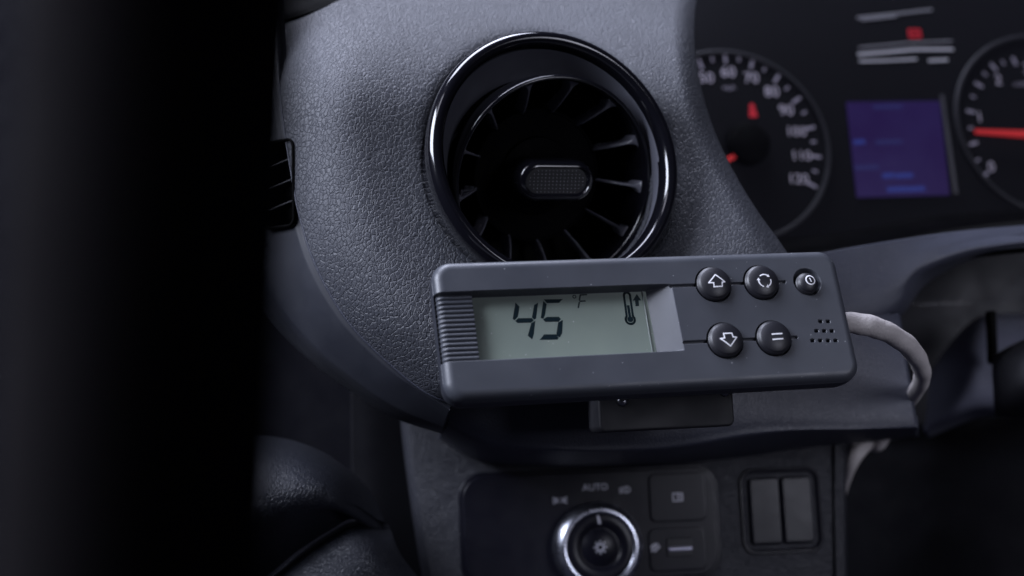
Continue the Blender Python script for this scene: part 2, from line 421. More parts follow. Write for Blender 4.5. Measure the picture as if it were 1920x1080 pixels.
rows = [[(320, 1202, .462), (410, 1137, .462), (494, 1090, .462), (563, 1036, .462), (621, 997, .462), (666, 977, .463), (728, 985, .476)],
        [(325, 1212, .449), (415, 1147, .449), (500, 1100, .449), (569, 1046, .449), (626, 1008, .449), (670, 990, .451), (736, 1002, .460)],
        [(350, 1240, .443), (440, 1180, .443), (520, 1130, .443), (590, 1078, .443), (645, 1035, .443), (685, 1016, .446), (743, 1022, .456)],
        [(400, 1300, .441), (480, 1250, .441), (560, 1200, .441), (630, 1140, .441), (680, 1085, .442), (715, 1060, .446), (757, 1048, .458)],
        [(450, 1360, .45), (540, 1330, .45), (630, 1290, .45), (700, 1220, .45), (745, 1150, .45), (770, 1110, .452), (790, 1090, .468)]]
patch("lower_cushion", rows, M_arm, ar, 70, 100, .004)
npil = empty("door_pillar", Matrix.Translation(P(200, 540, .13)), "black out of focus upright pillar filling the left edge", "pillar")
V = []; n = 64; zs = [-.11, -.08, -.04, 0, .04, .08, .11]
for z in zs:
    for k in range(n):
        a = 2*math.pi*k/n
        V.append(((208-960)*K*.10+.0106*math.cos(a)+.055*z, .110+.010*math.sin(a), Z0+z))
F = grid_faces(len(zs), n, True)+[tuple(range(n-1, -1, -1)), tuple(range(6*n, 7*n))]
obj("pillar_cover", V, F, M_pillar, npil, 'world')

# ------------------------------------------------------------------ round air vent
vent = empty("air_vent", VF.M, "round gloss black air vent with radial vanes above the controller", "air vent")
pr = [(35.3, -18), (36.4, -12), (38.0, -7), (38.9, -4)]
for a in range(0, 181, 12):
    t = math.radians(a); pr.append((37.0+2.4*math.cos(t), -.8+3.1*math.sin(t)))
pr += [(34.5, -1.8), (34.5, -2.8)]
V, F = lathe(pr, 192); obj("outer_ring", mm(V), F, M_gloss, vent)
OX, OY = 3.3, -3.6
pr = [(34.9, -1.2), (34.5, -1.8), (34.3, -3.0, .2, -.1), (33.7, -6.5, 1.1, -1.1), (33.3, -10, 2.3, -2.3), (33.0, -12.5, OX, OY)]
V, F = lathe(pr, 192); obj("chamber_wall", mm(V), F, M_wall, vent)
V, F = lathe([(33.2, -12.3), (32.9, -14), (32.0, -22), (30.5, -37)], 128, OX, OY); obj("chamber_liner", mm(V), F, M_black, vent)
V, F = lathe([(31, -22), (29.5, -38), (20, -40), (.01, -40)], 96, OX, OY); obj("chamber_back", mm(V), F, M_black, vent)
# swivelling rotor, turned towards the right
c = VF.world(.0035, -.0045, -.0100)
RF = Frame(0, 0, 0, 13, -22, -1.5, origin=c)
REL = np.array(VF.I@RF.M)
def rf(V):                             # rotor coordinates (mm) to vent coordinates (m)
    A = np.array(V, dtype=float)*.001; return A@REL[:3, :3].T+REL[:3, 3]
pr = [(r_+.6, z_) for r_, z_ in [(29.0, -14), (30.8, -9), (31.5, -4), (31.55, -1.5), (31.3, -.3), (30.8, .25), (30.3, .1), (29.9, -.6), (29.7, -3), (29.0, -13)]]
V, F = lathe(pr, 192); obj("rotor_rim", rf(V), F, M_gloss, vent)
V, F = lathe([(20.6, -24), (20.6, -15.0), (20.3, -14.7), (19.9, -14.7), (19.7, -15.1), (12.2, -15.4), (11.9, -14.2), (11.4, -13.9), (.01, -13.6)], 128)
obj("hub", rf(V), F, M_hub, vent, sharp=30)
for q in range(13):
    a = math.radians(90-10-q*360/13)
    ca, sa = math.cos(a), math.sin(a); V = []; NR = 22; sec = 6
    for i in range(NR):
        t = i/(NR-1); r = 19.9+t*10.6; wd = .34+.10*t+1.9*max(0, (t-.70)/.30)**2.8
        zf = -14.2+12.2*t**.8-1.0*max(0, (t-.75)/.25)
        for (x, z) in ((-wd, zf-9*(1-.4*t)), (-wd, zf-.35), (-wd+.22, zf), (wd-.22, zf), (wd, zf-.35), (wd, zf-9*(1-.4*t))):
            V.append((r*ca-x*sa, r*sa+x*ca, z))
    F = grid_faces(NR, sec)+[tuple(range(sec)), tuple(range((NR-1)*sec+sec-1, (NR-1)*sec-1, -1))]
    obj("vane", rf(V), [tuple(reversed(f)) for f in F], M_vane, vent, sharp=60)
kx, ky = -.4, .7
V, F = plate(24.4, 12.4, 6.1, -9, 2.2, 1.7, 16, kx, ky, dish=.9); kn = obj("knob", rf(V), F, M_gloss, vent, sharp=45)
M_pad = plastic("knob_pad", (.006, .006, .008), .5)
V, F = plate(19.6, 7.8, 3.8, 1.0, 1.45, .15, 16, kx, ky); obj("knob_pad", rf(V), F, M_pad, kn, sharp=50)
M_dot = mat("dot_grey", (.42, .42, .46), .4); vary_rough(M_dot, .3, .5, 800)
V, F = [], []
for i in range(-9, 10):
    for j in range(-3, 4):
        x, y = i*1.22, j*1.06
        if abs(y) > 3.2: continue
        if abs(x) > 5.6 and math.hypot(abs(x)-5.6, y) > 3.3: continue
        k = len(V); V.append((kx+x, ky+y, 1.60))
        for s in range(6): V.append((kx+x+.13*math.cos(s*1.047), ky+y+.13*math.sin(s*1.047), 1.43))
        for s in range(6): F.append((k, k+1+s, k+1+(s+1) % 6))
obj("knob_dots", rf(V), F, M_dot, kn)

# ------------------------------------------------------------------ temperature controller
R0 = rot(-21.98, -13.86, -2.05)
DIST = .375
DF = Frame(0, 0, 0, -21.98, -13.86, -2.05, origin=Vector((.09507*DIST, DIST, Z0-.0231*DIST)))
DF = Frame(0, 0, 0, -21.98, -13.86, -2.05, origin=DF.world(.0012, 0, 0))
ctl = empty("temperature_controller", DF.M, "dark grey handheld temperature controller showing 45 on its display", "controller")
def dl(u, v, z=0):
    x, y = DF.loc(u, v, z*.001); return x*1000, y*1000
HW, HH, RC, RF_ = 114.2/2, 38.2/2, 5.0, 2.7
btns = {}
def zoomB(x, y): return (1290+x*.1945, 470+y*.1945)
BT = {"up": dl(1339, 531, .6), "cycle": dl(1429, 529, .6), "down": dl(1361, 637, .6), "equal": dl(1452, 633, .6)}
yT = (BT["up"][1]+BT["cycle"][1])/2; yB = (BT["down"][1]+BT["equal"][1])/2
xA, xB_ = BT["up"][0], BT["cycle"][0]
BT = {"up": (BT["up"][0], yT), "cycle": (BT["cycle"][0], yT), "down": (BT["down"][0], yB), "equal": (BT["equal"][0], yB)}
PW = dl(1513, 529, -.3)
chT, chB = dl(1000, 541, 0)[1], dl(1000, 671, 0)[1]
xr0 = dl(1219, 600, -4.0)[0]; xr1 = dl(1272, 595, 0)[0]
xlcd0 = dl(887, 610, -4.0)[0]
gT, gB = dl(1390, 522, 0)[1], dl(1400, 648, 0)[1]
holes = []
for (row, y) in (([1279, 1352], 681), ([1241, 1315, 1389], 773), ([1202, 1278, 1352, 1426], 866)):
    for x in row: holes.append(dl(*zoomB(x, y)))
step = .125
xs = np.arange(-HW-step, HW+2*step, step); ys = np.arange(-HH-step, HH+2*step, step)
X, Y = np.meshgrid(xs, ys)
qx = np.abs(X)-(HW-RC); qy = np.abs(Y)-(HH-RC)
sdf = np.hypot(np.maximum(qx, 0), np.maximum(qy, 0))+np.minimum(np.maximum(qx, qy), 0)-RC
# snap the rim onto the outline
gy_, gx_ = np.gradient(sdf, step, step)
out = (sdf > 0)
gl = np.hypot(gx_, gy_)+1e-9
X2 = np.where(out, X-sdf*gx_/gl, X); Y2 = np.where(out, Y-sdf*gy_/gl, Y)
e = np.clip(-sdf, 0, None)
Z = -(RF_-np.sqrt(np.maximum(RF_**2-np.clip(RF_-e, 0, RF_)**2, 0)))
def sst(a, b, x): t = np.clip((x-a)/(b-a), 0, 1); return t*t*(3-2*t)
# window channel, with its sloping right end and the ribbed grip at the left
inY = sst(0, .45, chT-Y)*sst(0, .45, Y-chB)
ramp = np.clip((xr1+.0-(X+(Y-0)*0.02))/(xr1-xr0), 0, 1)
floor = np.full_like(X, -4.2)
nr = 15; ph = (Y-chB)/(chT-chB)*nr
rib = np.abs(np.cos(np.pi*ph))**.7
ribz = -1.75+.62*rib
fl = np.where(X < xlcd0, ribz, floor)
left_round = -(2.0-np.sqrt(np.maximum(4-np.clip(2.0-np.clip(X+HW-.5, 0, None), 0, 2)**2, 0)))
fl = np.where(X < xlcd0, fl+left_round, fl)
chan = np.where(X > xr0, -4.2*ramp, fl)
Z = np.minimum(Z, np.where(inY > 0, Z*(1-inY)+np.minimum(chan, Z)*inY, Z))
# grooves joining the buttons
def groove(y, x0, x1):
    global Z
    d = np.hypot(np.maximum(np.maximum(x0-X, X-x1), 0), Y-y)
    Z = Z-1.1*(1-sst(.30, .48, d))
xg1 = dl(1470, 522, 0)[0]; xg2 = dl(1495, 640, 0)[0]
groove(yT+.0, xr1-.3, xg1); groove(yB, xr1+.5, xg2)
for (bx, by) in BT.values():
    d = np.hypot(X-bx, Y-by); Z = np.minimum(Z, -1.6*(1-sst(4.95, 5.15, d)))
d = np.hypot(X-PW[0], Y-PW[1]); Z = np.minimum(Z, -2.9*(1-sst(2.9, 4.15, d)))
for (hx, hy) in holes:
    qx = np.abs(X-hx)-.28; qy = np.abs(Y-hy)-.16
    d = np.hypot(np.maximum(qx, 0), np.maximum(qy, 0))
    Z = Z-1.9*(1-sst(.20, .36, d))
keep = (sdf[:-1, :-1] <= 0) | (sdf[1:, :-1] <= 0) | (sdf[:-1, 1:] <= 0) | (sdf[1:, 1:] <= 0)
ny, nx = X.shape
idx = np.arange(ny*nx).reshape(ny, nx)
Fq = np.stack([idx[:-1, :-1], idx[:-1, 1:], idx[1:, 1:], idx[1:, :-1]], -1)[keep]
used = np.unique(Fq); remap = np.full(ny*nx, -1); remap[used] = np.arange(len(used))
Vq = np.stack([X2.ravel(), Y2.ravel(), Z.ravel()], -1)[used]*.001
obj("face_plate", Vq, remap[Fq], M_case, ctl)
V = []; N = 44; rings = [(0.02, -RF_+.15), (-.02, -RF_-.2), (0, -5.6), (.45, -5.8), (.45, -6.1), (.15, -6.3), (.5, -8.5), (1.6, -11.5), (4.2, -14.2), (7, -15)]
for ins, z in rings: V += [(x, y, z) for x, y in rrect(2*(HW-ins), 2*(HH-ins), max(RC-ins*.6, .5), 10)]
F = [tuple(reversed(f)) for f in grid_faces(len(rings), N, True)]; F = [tuple(reversed(f)) for f in F]+[tuple(range((len(rings)-1)*N, len(rings)*N))[::-1]]
obj("back_shell", mm(V), F, M_case_b, ctl, sharp=60)
# display
M_lcd = mat("lcd_reflector", (.20, .235, .205), .5, coat=.35)
N_, L_, b_ = nodes(M_lcd); n1 = noise(M_lcd, 60, 3); L_.new(rampc(M_lcd, n1.outputs["Fac"], .3, .7, (.170, .205, .178), (.198, .236, .198)), b_.inputs["Base Color"])
vd = N_.new("ShaderNodeTexVoronoi"); vd.inputs["Scale"].default_value = 800; L_.new(coords(M_lcd), vd.inputs["Vector"])
sp_ = N_.new("ShaderNodeSeparateColor"); L_.new(vd.outputs["Color"], sp_.inputs[0])
f1 = math_n(M_lcd, 'MULTIPLY', math_n(M_lcd, 'LESS_THAN', vd.outputs["Distance"], math_n(M_lcd, 'MULTIPLY', sp_.outputs[0], .14)), math_n(M_lcd, 'GREATER_THAN', sp_.outputs[1], .74))
mx = N_.new("ShaderNodeMixRGB"); L_.new(math_n(M_lcd, 'MULTIPLY', f1, .6), mx.inputs[0]); L_.new(b_.inputs["Base Color"].links[0].from_socket, mx.inputs[1]); mx.inputs[2].default_value = (.6, .6, .6, 1)
L_.new(mx.outputs[0], b_.inputs["Base Color"])
zl = -4.02
pl = [(xlcd0-.0, chB-.3), (xr0+.25, chB-.3), (xr0+.25, chT+.3), (xlcd0, chT+.3)]
V = [(x, y, zl) for x, y in pl]+[(x, y, zl-.5) for x, y in pl]
F = [(0, 1, 2, 3), (4, 7, 6, 5), (0, 4, 5, 1), (1, 5, 6, 2), (2, 6, 7, 3), (3, 7, 4, 0)]
lcd = obj("display", mm(V), F, M_lcd, ctl, smooth=False)
M_seg = mat("lcd_segment", (.006, .014, .018), .5, spec=.12); vary_rough(M_seg, .4, .6, 500)
M_seg2 = mat("lcd_segment_pale", (.014, .024, .027), .5, spec=.12); vary_rough(M_seg2, .4, .6, 500)
M_ghost = mat("lcd_ghost", (.212, .258, .220), .5); vary_rough(M_ghost, .4, .6, 500)
def zd(x, y, z=zl+.02): return dl(800+x*.2962, 460+y*.2962, z)
def segs(name, polys, m=M_seg):
    parts = [poly([zd(*p) for p in pg], lambda a, b: zl+.02) for pg in polys]
    V, F = join(*parts); F = [f if sum((V[f[i]][0]*V[f[(i+1) % len(f)]][1]-V[f[(i+1) % len(f)]][0]*V[f[i]][1]) for i in range(len(f))) > 0 else tuple(reversed(f)) for f in F]
    return obj(name, mm(V), F, m, lcd, smooth=False)
segs("display_digit", [[(562, 362), (588, 388), (578, 452), (556, 474), (544, 466)], [(560, 478), (580, 461), (664, 460), (679, 475), (660, 490), (575, 492)],
                       [(680, 378), (706, 362), (693, 462), (681, 471), (666, 457)], [(662, 492), (688, 478), (679, 560), (668, 596), (640, 572)]])
segs("display_digit", [[(740, 342), (862, 340), (838, 364), (762, 366)], [(738, 352), (760, 372), (750, 440), (738, 466), (722, 460)],
                       [(736, 470), (760, 453), (836, 452), (850, 466), (836, 484), (752, 485)], [(832, 488), (862, 472), (858, 556), (842, 584), (820, 568)],
                       [(744, 564), (818, 563), (836, 586), (828, 597), (714, 599)]])
zc = lambda a, b: zl+.02
Fp = [stroke([zd(972, 314), zd(1012, 312)], .4, zc), stroke([zd(970, 354), zd(1003, 352)], .4, zc), stroke([zd(972, 316), zd(967, 346)], .4, zc), stroke([zd(966, 362), zd(960, 394)], .4, zc)]
ocx = zd(935, 325); Fp.append(stroke([(ocx[0]+.42*math.cos(a*.524), ocx[1]+.42*math.sin(a*.524)) for a in range(12)], .24, zc, True))
V, F = join(*Fp); obj("display_unit", mm(V), F, M_seg, lcd, smooth=False)
tx0, tx1 = zd(1268, 318), zd(1289, 470)
def capsule(r0, r1, w_):
    a0 = Vector(tx0); b0 = Vector(tx1); d = (b0-a0).normalized(); nn = Vector((-d.y, d.x)); pts = []
    for k in range(9): th = math.pi*k/8; pts.append(a0+nn*r0*math.cos(th)-d*r0*math.sin(th))
    neck = b0-d*(r1*.85)
    pts.append(neck-nn*r0)
    for k in range(1, 16): th = math.radians(-150+300*(k/16)); pts.append(b0+(d*math.cos(th)+nn*math.sin(th))*r1)
    pts.append(neck+nn*r0)
    return stroke([(p.x, p.y) for p in pts], w_, zc, True)
tp = [capsule(.86, 1.25, .62), stroke([zd(1276, 385), zd(1288, 462)], .75, zc)]
bc = zd(1289, 468); tp.append(poly([(bc[0]+.85*math.cos(k*.5236), bc[1]+.85*math.sin(k*.5236)) for k in range(12)], lambda a, b: zl+.024))
V, F = join(*tp); obj("thermometer_symbol", mm(V), F, M_seg, lcd, smooth=False)
segs("arrow_symbol", [[(1330, 308), (1304, 350), (1319, 349), (1322, 385), (1345, 385), (1342, 349), (1358, 348)]], M_seg2)
# pane edge standing at the right end of the window
M_pane = mat("pane_edge", (.16, .18, .17), .2)
V, F = plate(.35, chT-chB-.5, .1, zl-.1, zl+.35, .08, 3, xr0-.9, (chT+chB)/2); obj("pane_edge", mm(V), F, M_pane, lcd, sharp=40)
# buttons
def dome(bx, by, R, top, side=.2):
    def z(x, y):
        r = min(math.hypot(x-bx, y-by)/R, 1); return top-1.25*r**2.6-(.0 if r < .9 else 0)
    return z
def make_button(name, key, R, top, base, icon, label):
    bx, by = key; zf = dome(bx, by, R, top)
    pr = [(R-.25, base), (R, base+.4), (R, zf(bx+R, by)-.35)]
    for a in range(5): th = math.radians(a*20); pr.append((R-.35*(1-math.cos(th)), zf(bx+R, by)-.35+.35*math.sin(th)+0))
    for i in range(14):
        r = (R-.42)*(1-i/13)+.005; pr.append((r, zf(bx+r, by)))
    V, F = lathe(pr, 96, bx, by); F = [tuple(reversed(f)) for f in F]; F = [tuple(reversed(f)) for f in F]
    b = obj(name, mm(V), F, M_btn, ctl); b["label"] = label
    V, F = icon(lambda x, y: zf(x, y)+.03); obj("printed_symbol", mm(V), F, M_print, b)
    return b
TB = 2.3
def zi(x, y, z): return dl(*zoomB(x, y), z)
mk = lambda pts, z: [zi(x, y, z) for x, y in pts]
make_button("button", BT["up"], 4.75, TB, -1.4, lambda zf: stroke(mk([(263, 231), (357, 299), (329, 304), (331, 343), (251, 348), (246, 310), (201, 308)], TB-.1), .36, zf, True), "black button printed with an outlined up arrow")
make_button("button", BT["down"], 4.75, TB, -1.4, lambda zf: stroke(mk([(412, 918), (471, 832), (434, 832), (422, 795), (342, 799), (352, 843), (312, 846)], TB-.1), .36, zf, True), "black button printed with an outlined down arrow")
def cyc(zf):
    cx, cy = zi(740, 288, TB-.1); ps = []
    for k in range(3):
        a0 = math.radians(128-k*120); pts = [(cx+1.78*math.cos(a0-j*.128), cy+1.78*math.sin(a0-j*.128)) for j in range(11)]
        ps.append(stroke(pts, .36, zf)); a1 = a0-10*.128
        tx, ty = math.sin(a1), -math.cos(a1); px, py = pts[-1]; nx_, ny_ = math.cos(a1), math.sin(a1)
        ps.append(poly([(px+nx_*.52, py+ny_*.52), (px-nx_*.52, py-ny_*.52), (px+tx*.75, py+ty*.75)], zf))
    return join(*ps)
make_button("button", BT["cycle"], 4.75, TB, -1.4, cyc, "black button printed with three circling arrows")
make_button("button", BT["equal"], 4.75, TB, -1.4, lambda zf: join(stroke(mk([(810, 806), (906, 799)], TB-.1), .4, zf), stroke(mk([(820, 856), (915, 848)], TB-.1), .4, zf)), "black button printed with two parallel lines")
def pwr(zf):
    cx, cy = zi(1180, 282, 2.2)
    return join(stroke([(cx+1.3*math.cos(k*.2618), cy+1.3*math.sin(k*.2618)) for k in range(24)], .34, zf, True), stroke([(cx-.12, cy+.48), (cx+.10, cy-.48)], .32, zf))
pc = zi(1172, 292, 2.0)
def power_button():
    b = make_button("power_button", (pc[0]-.15, pc[1]-.15), 3.05, 2.3, -2.8, pwr, "small black power button in a round well")
power_button()

# mounting bracket beneath the controller
BF = Frame(1250, 765, .398, -6, -9, -2)
br = empty("mounting_bracket", BF.M, "black rectangular mounting bracket under the controller", "bracket")
V, F = plate(39, 17, 2, -14, 0, .7, 8, 0, 2.5); obj("bracket_body", mm(V), F, plastic("bracket_plastic", (.007, .007, .010), .6), br, sharp=50)
M_screw = mat("screw_steel", (.25, .25, .27), .25, metal=1); vary_rough(M_screw, .2, .35, 600)
for sx, sy in ((-12.6, 2.5), (17.0, 3.9)):
    V, F = lathe([(1.5, -.4), (1.5, .5), (1.2, .9), (.7, 1.1), (.01, 1.15)], 24, sx, sy); obj("screw", mm(V), F, M_screw, br)

# ------------------------------------------------------------------ cable
cb = empty("power_cable", Matrix.Translation(P(1600, 600, .392)), "pale tape wrapped cable curving from the controller into the dashboard", "cable")
pth = [P(1500, 600, .398), P(1560, 604, .397), P(1610, 607, .397), P(1660, 621, .402), P(1705, 652, .412), P(1728, 690, .428), P(1724, 722, .448), P(1700, 760, .485), P(1672, 800, .52), P(1645, 836, .53), P(1625, 820, .54)]
rad = [.0028, .0029, .0030, .0030, .0029, .0027, .0025, .0023, .0022, .0022, .0022]
V, F = tube(pth, rad, 28, 260)
V2 = []
for i, p in enumerate(V):
    k, j = divmod(i, 28); c = sum(V[k*28:(k+1)*28], Vector())/28
    s = 1+.035*math.sin(k*.33+j*.224)+.03*math.sin(k*.13+1.3*math.sin(j*.224+.4))
    V2.append(c+(p-c)*s)
obj("cable_run", V2, F, M_cable, cb, 'world')
V, F = tube([P(1640, 800, .54), P(1622, 828, .53), P(1604, 852, .525), P(1590, 885, .53), P(1575, 930, .55)], [.0034, .0034, .0030, .0022, .002], 16, 60)
obj("cable_tail", V, F, M_cable, cb, 'world')

# ------------------------------------------------------------------ steering column shroud and stalk
sc = empty("steering_column", Matrix.Translation(P(1850, 700, .55)), "grey blurred steering column shroud with a dark stalk at the right edge", "steering column")
rows = [[(1738, 705, .590), (1775, 652, .590), (1812, 610, .590), (1850, 590, .588), (1920, 588, .58), (2020, 590, .57)],
        [(1742, 712, .565), (1780, 665, .560), (1815, 628, .556), (1852, 612, .552), (1920, 612, .548), (2020, 612, .54)],
        [(1738, 760, .560), (1785, 730, .548), (1820, 700, .540), (1855, 690, .538), (1920, 690, .535), (2020, 690, .53)],
        [(1735, 808, .562), (1780, 786, .550), (1820, 770, .545), (1855, 764, .542), (1920, 762, .540), (2020, 762, .535)],
        [(1740, 822, .59), (1790, 800, .58), (1830, 786, .58), (1860, 782, .575), (1920, 780, .57), (2020, 780, .57)]]
patch("shroud", rows, M_trimr, sc, 40, 50, .003)
SKF = Frame(1862, 632, .532, -5, -8, 0)
V, F = plate(2.6, 20, 1.2, -3, 1.0, .3, 6, 0, 0); V = [tuple(SKF.world(*(c_*.001 for c_ in p))) for p in V]; obj("shroud_slot", V, F, M_black, sc, 'world')
rows = [[(1862, 668, .53), (1900, 645, .515), (1960, 625, .505), (2040, 610, .50)],
        [(1860, 690, .515), (1900, 668, .495), (1960, 655, .485), (2040, 650, .48)],
        [(1862, 730, .513), (1900, 725, .490), (1960, 722, .480), (2040, 720, .475)],
        [(1864, 768, .52), (1900, 770, .505), (1960, 772, .495), (2040, 775, .49)],
        [(1868, 782, .54), (1900, 784, .53), (1960, 786, .525), (2040, 790, .52)]]
patch("stalk", rows, M_dark, sc, 30, 30, .004)

# ------------------------------------------------------------------ light switch panel
ls = empty("light_switch_panel", KF.M, "gloss black headlight switch panel with a chrome ringed knob", "switch panel")
def kl(u, v, z=0): x, y = KF.loc(u, v, z*.001); return x*1000, y*1000
x0, y0 = kl(868, 985); x1, y1 = kl(1342, 975); yt = kl(1105, 884)[1]; yb = kl(1105, 1090)[1]
pcx, pcy, pw_, ph_ = (x0+x1)/2, (yt+yb)/2, x1-x0, yt-yb
M_panel = mat("panel_black", (.0065, .0065, .011), .38, coat=.0, spec=.22); vary_rough(M_panel, .28, .38, 150)
V, F = plate(pw_+2.6, ph_+2.6, 9, -3, .7, .5, 14, pcx, pcy); obj("surround", mm(V), F, M_panel, ls, sharp=50)
V, F = plate(pw_, ph_, 8, 0, 1.5, .5, 14, pcx, pcy); obj("panel_face", mm(V), F, M_panel, ls, sharp=50)
kx, ky = kl(1124, 1026, 7)
M_chrome = mat("chrome", (.55, .57, .64), .28, metal=1); vary_rough(M_chrome, .24, .34, 300)
prf = [(15.4, 1.2), (15.2, 6.2), (14.8, 7.2), (13.6, 8.8), (12.1, 9.3), (11.6, 8.7)]
n = 240; V = []
for (r, z) in prf:
    for k in range(n):
        a = 2*math.pi*k/n; rr_ = r+(.22 if (k % 2 and r > 14) else 0); V.append((kx+rr_*math.cos(a), ky+rr_*math.sin(a), z))
F = grid_faces(len(prf), n, True); knb = obj("rotary_ring", mm(V), F, M_chrome, ls)
V, F = lathe([(11.9, 8.5), (11.4, 9.0), (7.7, 8.8), (7.1, 8.2), (6.7, 7.9), (6.2, 8.5), (.01, 8.6)], 96, kx, ky); obj("knob_face", mm(V), F, M_panel, knb)
M_mark = mat("marking_grey", (.55, .55, .62), .5); vary_rough(M_mark, .4, .6, 500)
V, F = stroke([(kx+.1, ky+8.2), (kx-.3, ky+10.6)], .8, lambda a, b: 9.05); obj("pointer_mark", mm(V), F, M_mark, knb, smooth=False)
zc2 = lambda a, b: 8.66
pp = [stroke([(kx+1.15*math.cos(a*.524), ky+1.15*math.sin(a*.524)) for a in range(12)], .5, zc2, True)]
for k in range(8):
    a = k*math.pi/4; pp.append(stroke([(kx+1.7*math.cos(a), ky+1.7*math.sin(a)), (kx+2.2*math.cos(a), ky+2.2*math.sin(a))], .38, zc2))
V, F = join(*pp); obj("lamp_symbol", mm(V), F, M_mark, knb, smooth=False)
zt = 1.54; zc3 = lambda a, b: zt
ax, ay = kl(1116, 914, zt); V, F = text("AUTO", 3.3, ax, ay, zt, 0); obj("auto_lettering", mm(V), F, M_mark, ls, smooth=False)
ax, ay = kl(1050, 938, zt)
pp = []
for s in (-1, 1):
    pp.append(stroke([(ax+s*.5+s*.55*math.sin(a*.45), ay-.75+a*.21) for a in range(8)], .3, zc3))
    for k in (-1, 0, 1): pp.append(stroke([(ax+s*1.35, ay+k*.45), (ax+s*2.4, ay+k*1.05)], .3, zc3))
V, F = join(*pp); obj("side_lamp_symbol", mm(V), F, M_mark, ls, smooth=False)
ax, ay = kl(1172, 918, zt)
pp = [stroke([(ax+.3, ay-1.1), (ax+.3, ay+1.1), (ax+1.3, ay+.9), (ax+1.8, ay), (ax+1.3, ay-.9)], .34, zc3, True)]+[stroke([(ax-.4, ay+k*.75), (ax-2.0, ay+k*.75-.35)], .32, zc3) for k in (-1, 0, 1)]
V, F = join(*pp); obj("dipped_beam_symbol", mm(V), F, M_mark, ls, smooth=False)
bx, by = kl(1270, 932, 1.5); V, F = plate(20.5, 17, 2.5, 1.2, 2.1, .35, 8, bx, by); fb = obj("fog_lamp_button", mm(V), F, M_panel, ls, sharp=50)
z4 = lambda a, b: 2.14
pp = [stroke([(bx-1.7, by-1.3), (bx-1.7, by+1.3), (bx+1.7, by+1.3), (bx+1.7, by-1.3)], .36, z4, True), stroke([(bx, by+1.3), (bx, by-1.3)], .3, z4), stroke([(bx+.3, by+.45), (bx+1.4, by+.45)], .3, z4), stroke([(bx+.3, by-.45), (bx+1.4, by-.45)], .3, z4)]
V, F = join(*pp); obj("button_symbol", mm(V), F, M_mark, fb, smooth=False)
bx, by = kl(1270, 1030, 1.5); V, F = plate(20.5, 15, 2.5, 1.2, 2.0, .35, 8, bx, by); sb = obj("dimmer_housing", mm(V), F, M_panel, ls, sharp=50)
V, F = plate(9.4, 6.4, .6, 1.9, 2.5, .3, 4, bx+.8, by+.8); obj("dimmer_recess", mm(V), F, M_dark, sb, sharp=50)
V, F = plate(8.6, 1.5, .7, 2.3, 3.4, .5, 6, bx+.8, by+.2); obj("thumb_wheel", mm(V), F, mat("satin_silver", (.42, .42, .52), .3, metal=.6), sb, sharp=60)
ax, ay = kl(1228, 1027, 2.0)
pp = [stroke([(ax-1.2, ay-1.1), (ax+1.1, ay+1.3)], .5, lambda a, b: 2.05), stroke([(ax-.1, ay-1.3), (ax+1.7, ay+.4)], .5, lambda a, b: 2.05), stroke([(ax-1.5, ay+.2), (ax+.2, ay+1.4)], .5, lambda a, b: 2.05)]
V, F = join(*pp); obj("dimmer_symbol", mm(V), F, M_mark, sb, smooth=False)

# blank twin rocker switch
bs = empty("rocker_switch", KF.M, "plain black twin rocker switch right of the headlight switch panel", "switch")
bx, by = kl(1464, 957); bw = kl(1540, 957)[0]-kl(1388, 957)[0]; bh = kl(1464, 878)[1]-kl(1464, 1040)[1]
outer = rrect(bw, bh, 5, 8); rings = [(0, -1), (0, .5), (.5, 1.0), (1.0, 1.0), (1.8, .4), (2.2, -2.0)]; V = []
for ins, z in rings: V += [(x, y, z) for x, y in rrect(bw-2*ins, bh-2*ins, max(5-ins, .6), 8, bx, by)]
F = grid_faces(len(rings), 36, True)+[tuple(range(5*36, 6*36))]
obj("switch_bezel", mm(V), F, M_panel, bs, sharp=40)
for s in (-1, 1):
    V, F = plate((bw-6)/2-.15, bh-6.5, 1.6, -2, 1.2, .9, 6, bx+s*(bw-6)/4, by); obj("rocker", mm(V), F, M_panel, bs, sharp=50)

# ------------------------------------------------------------------ instrument cluster
CF = Frame(1600, 250, .605, -16, -11, -2)
ic = empty("instrument_cluster", CF.M, "out of focus instrument cluster with two gauges and a violet screen", "instrument cluster")
def cl(u, v, z=0): x, y = CF.loc(u, v, z*.001); return x*1000, y*1000
V, F = plate(190, 150, 20, -6, 0, 1, 12, 20, 28)
obj("dial_panel", mm(V), F, mat("dial_black", (.005, .005, .007), .8, spec=.15), ic, sharp=50)
def zcl(x, y): return (1280+x*.4444, y*.4444)
M_num = mat("gauge_print", (.36, .34, .42), .5, emit=(.62, .56, .74), estr=.17)
M_num2 = mat("gauge_tick", (.30, .28, .36), .5, emit=(.62, .56, .74), estr=.06)
M_red = mat("needle_red", (.5, .02, .02), .4, emit=(1, .04, .05), estr=.22)
M_redd = mat("warning_red", (.3, .01, .02), .5, emit=(1, .02, .05), estr=.22)
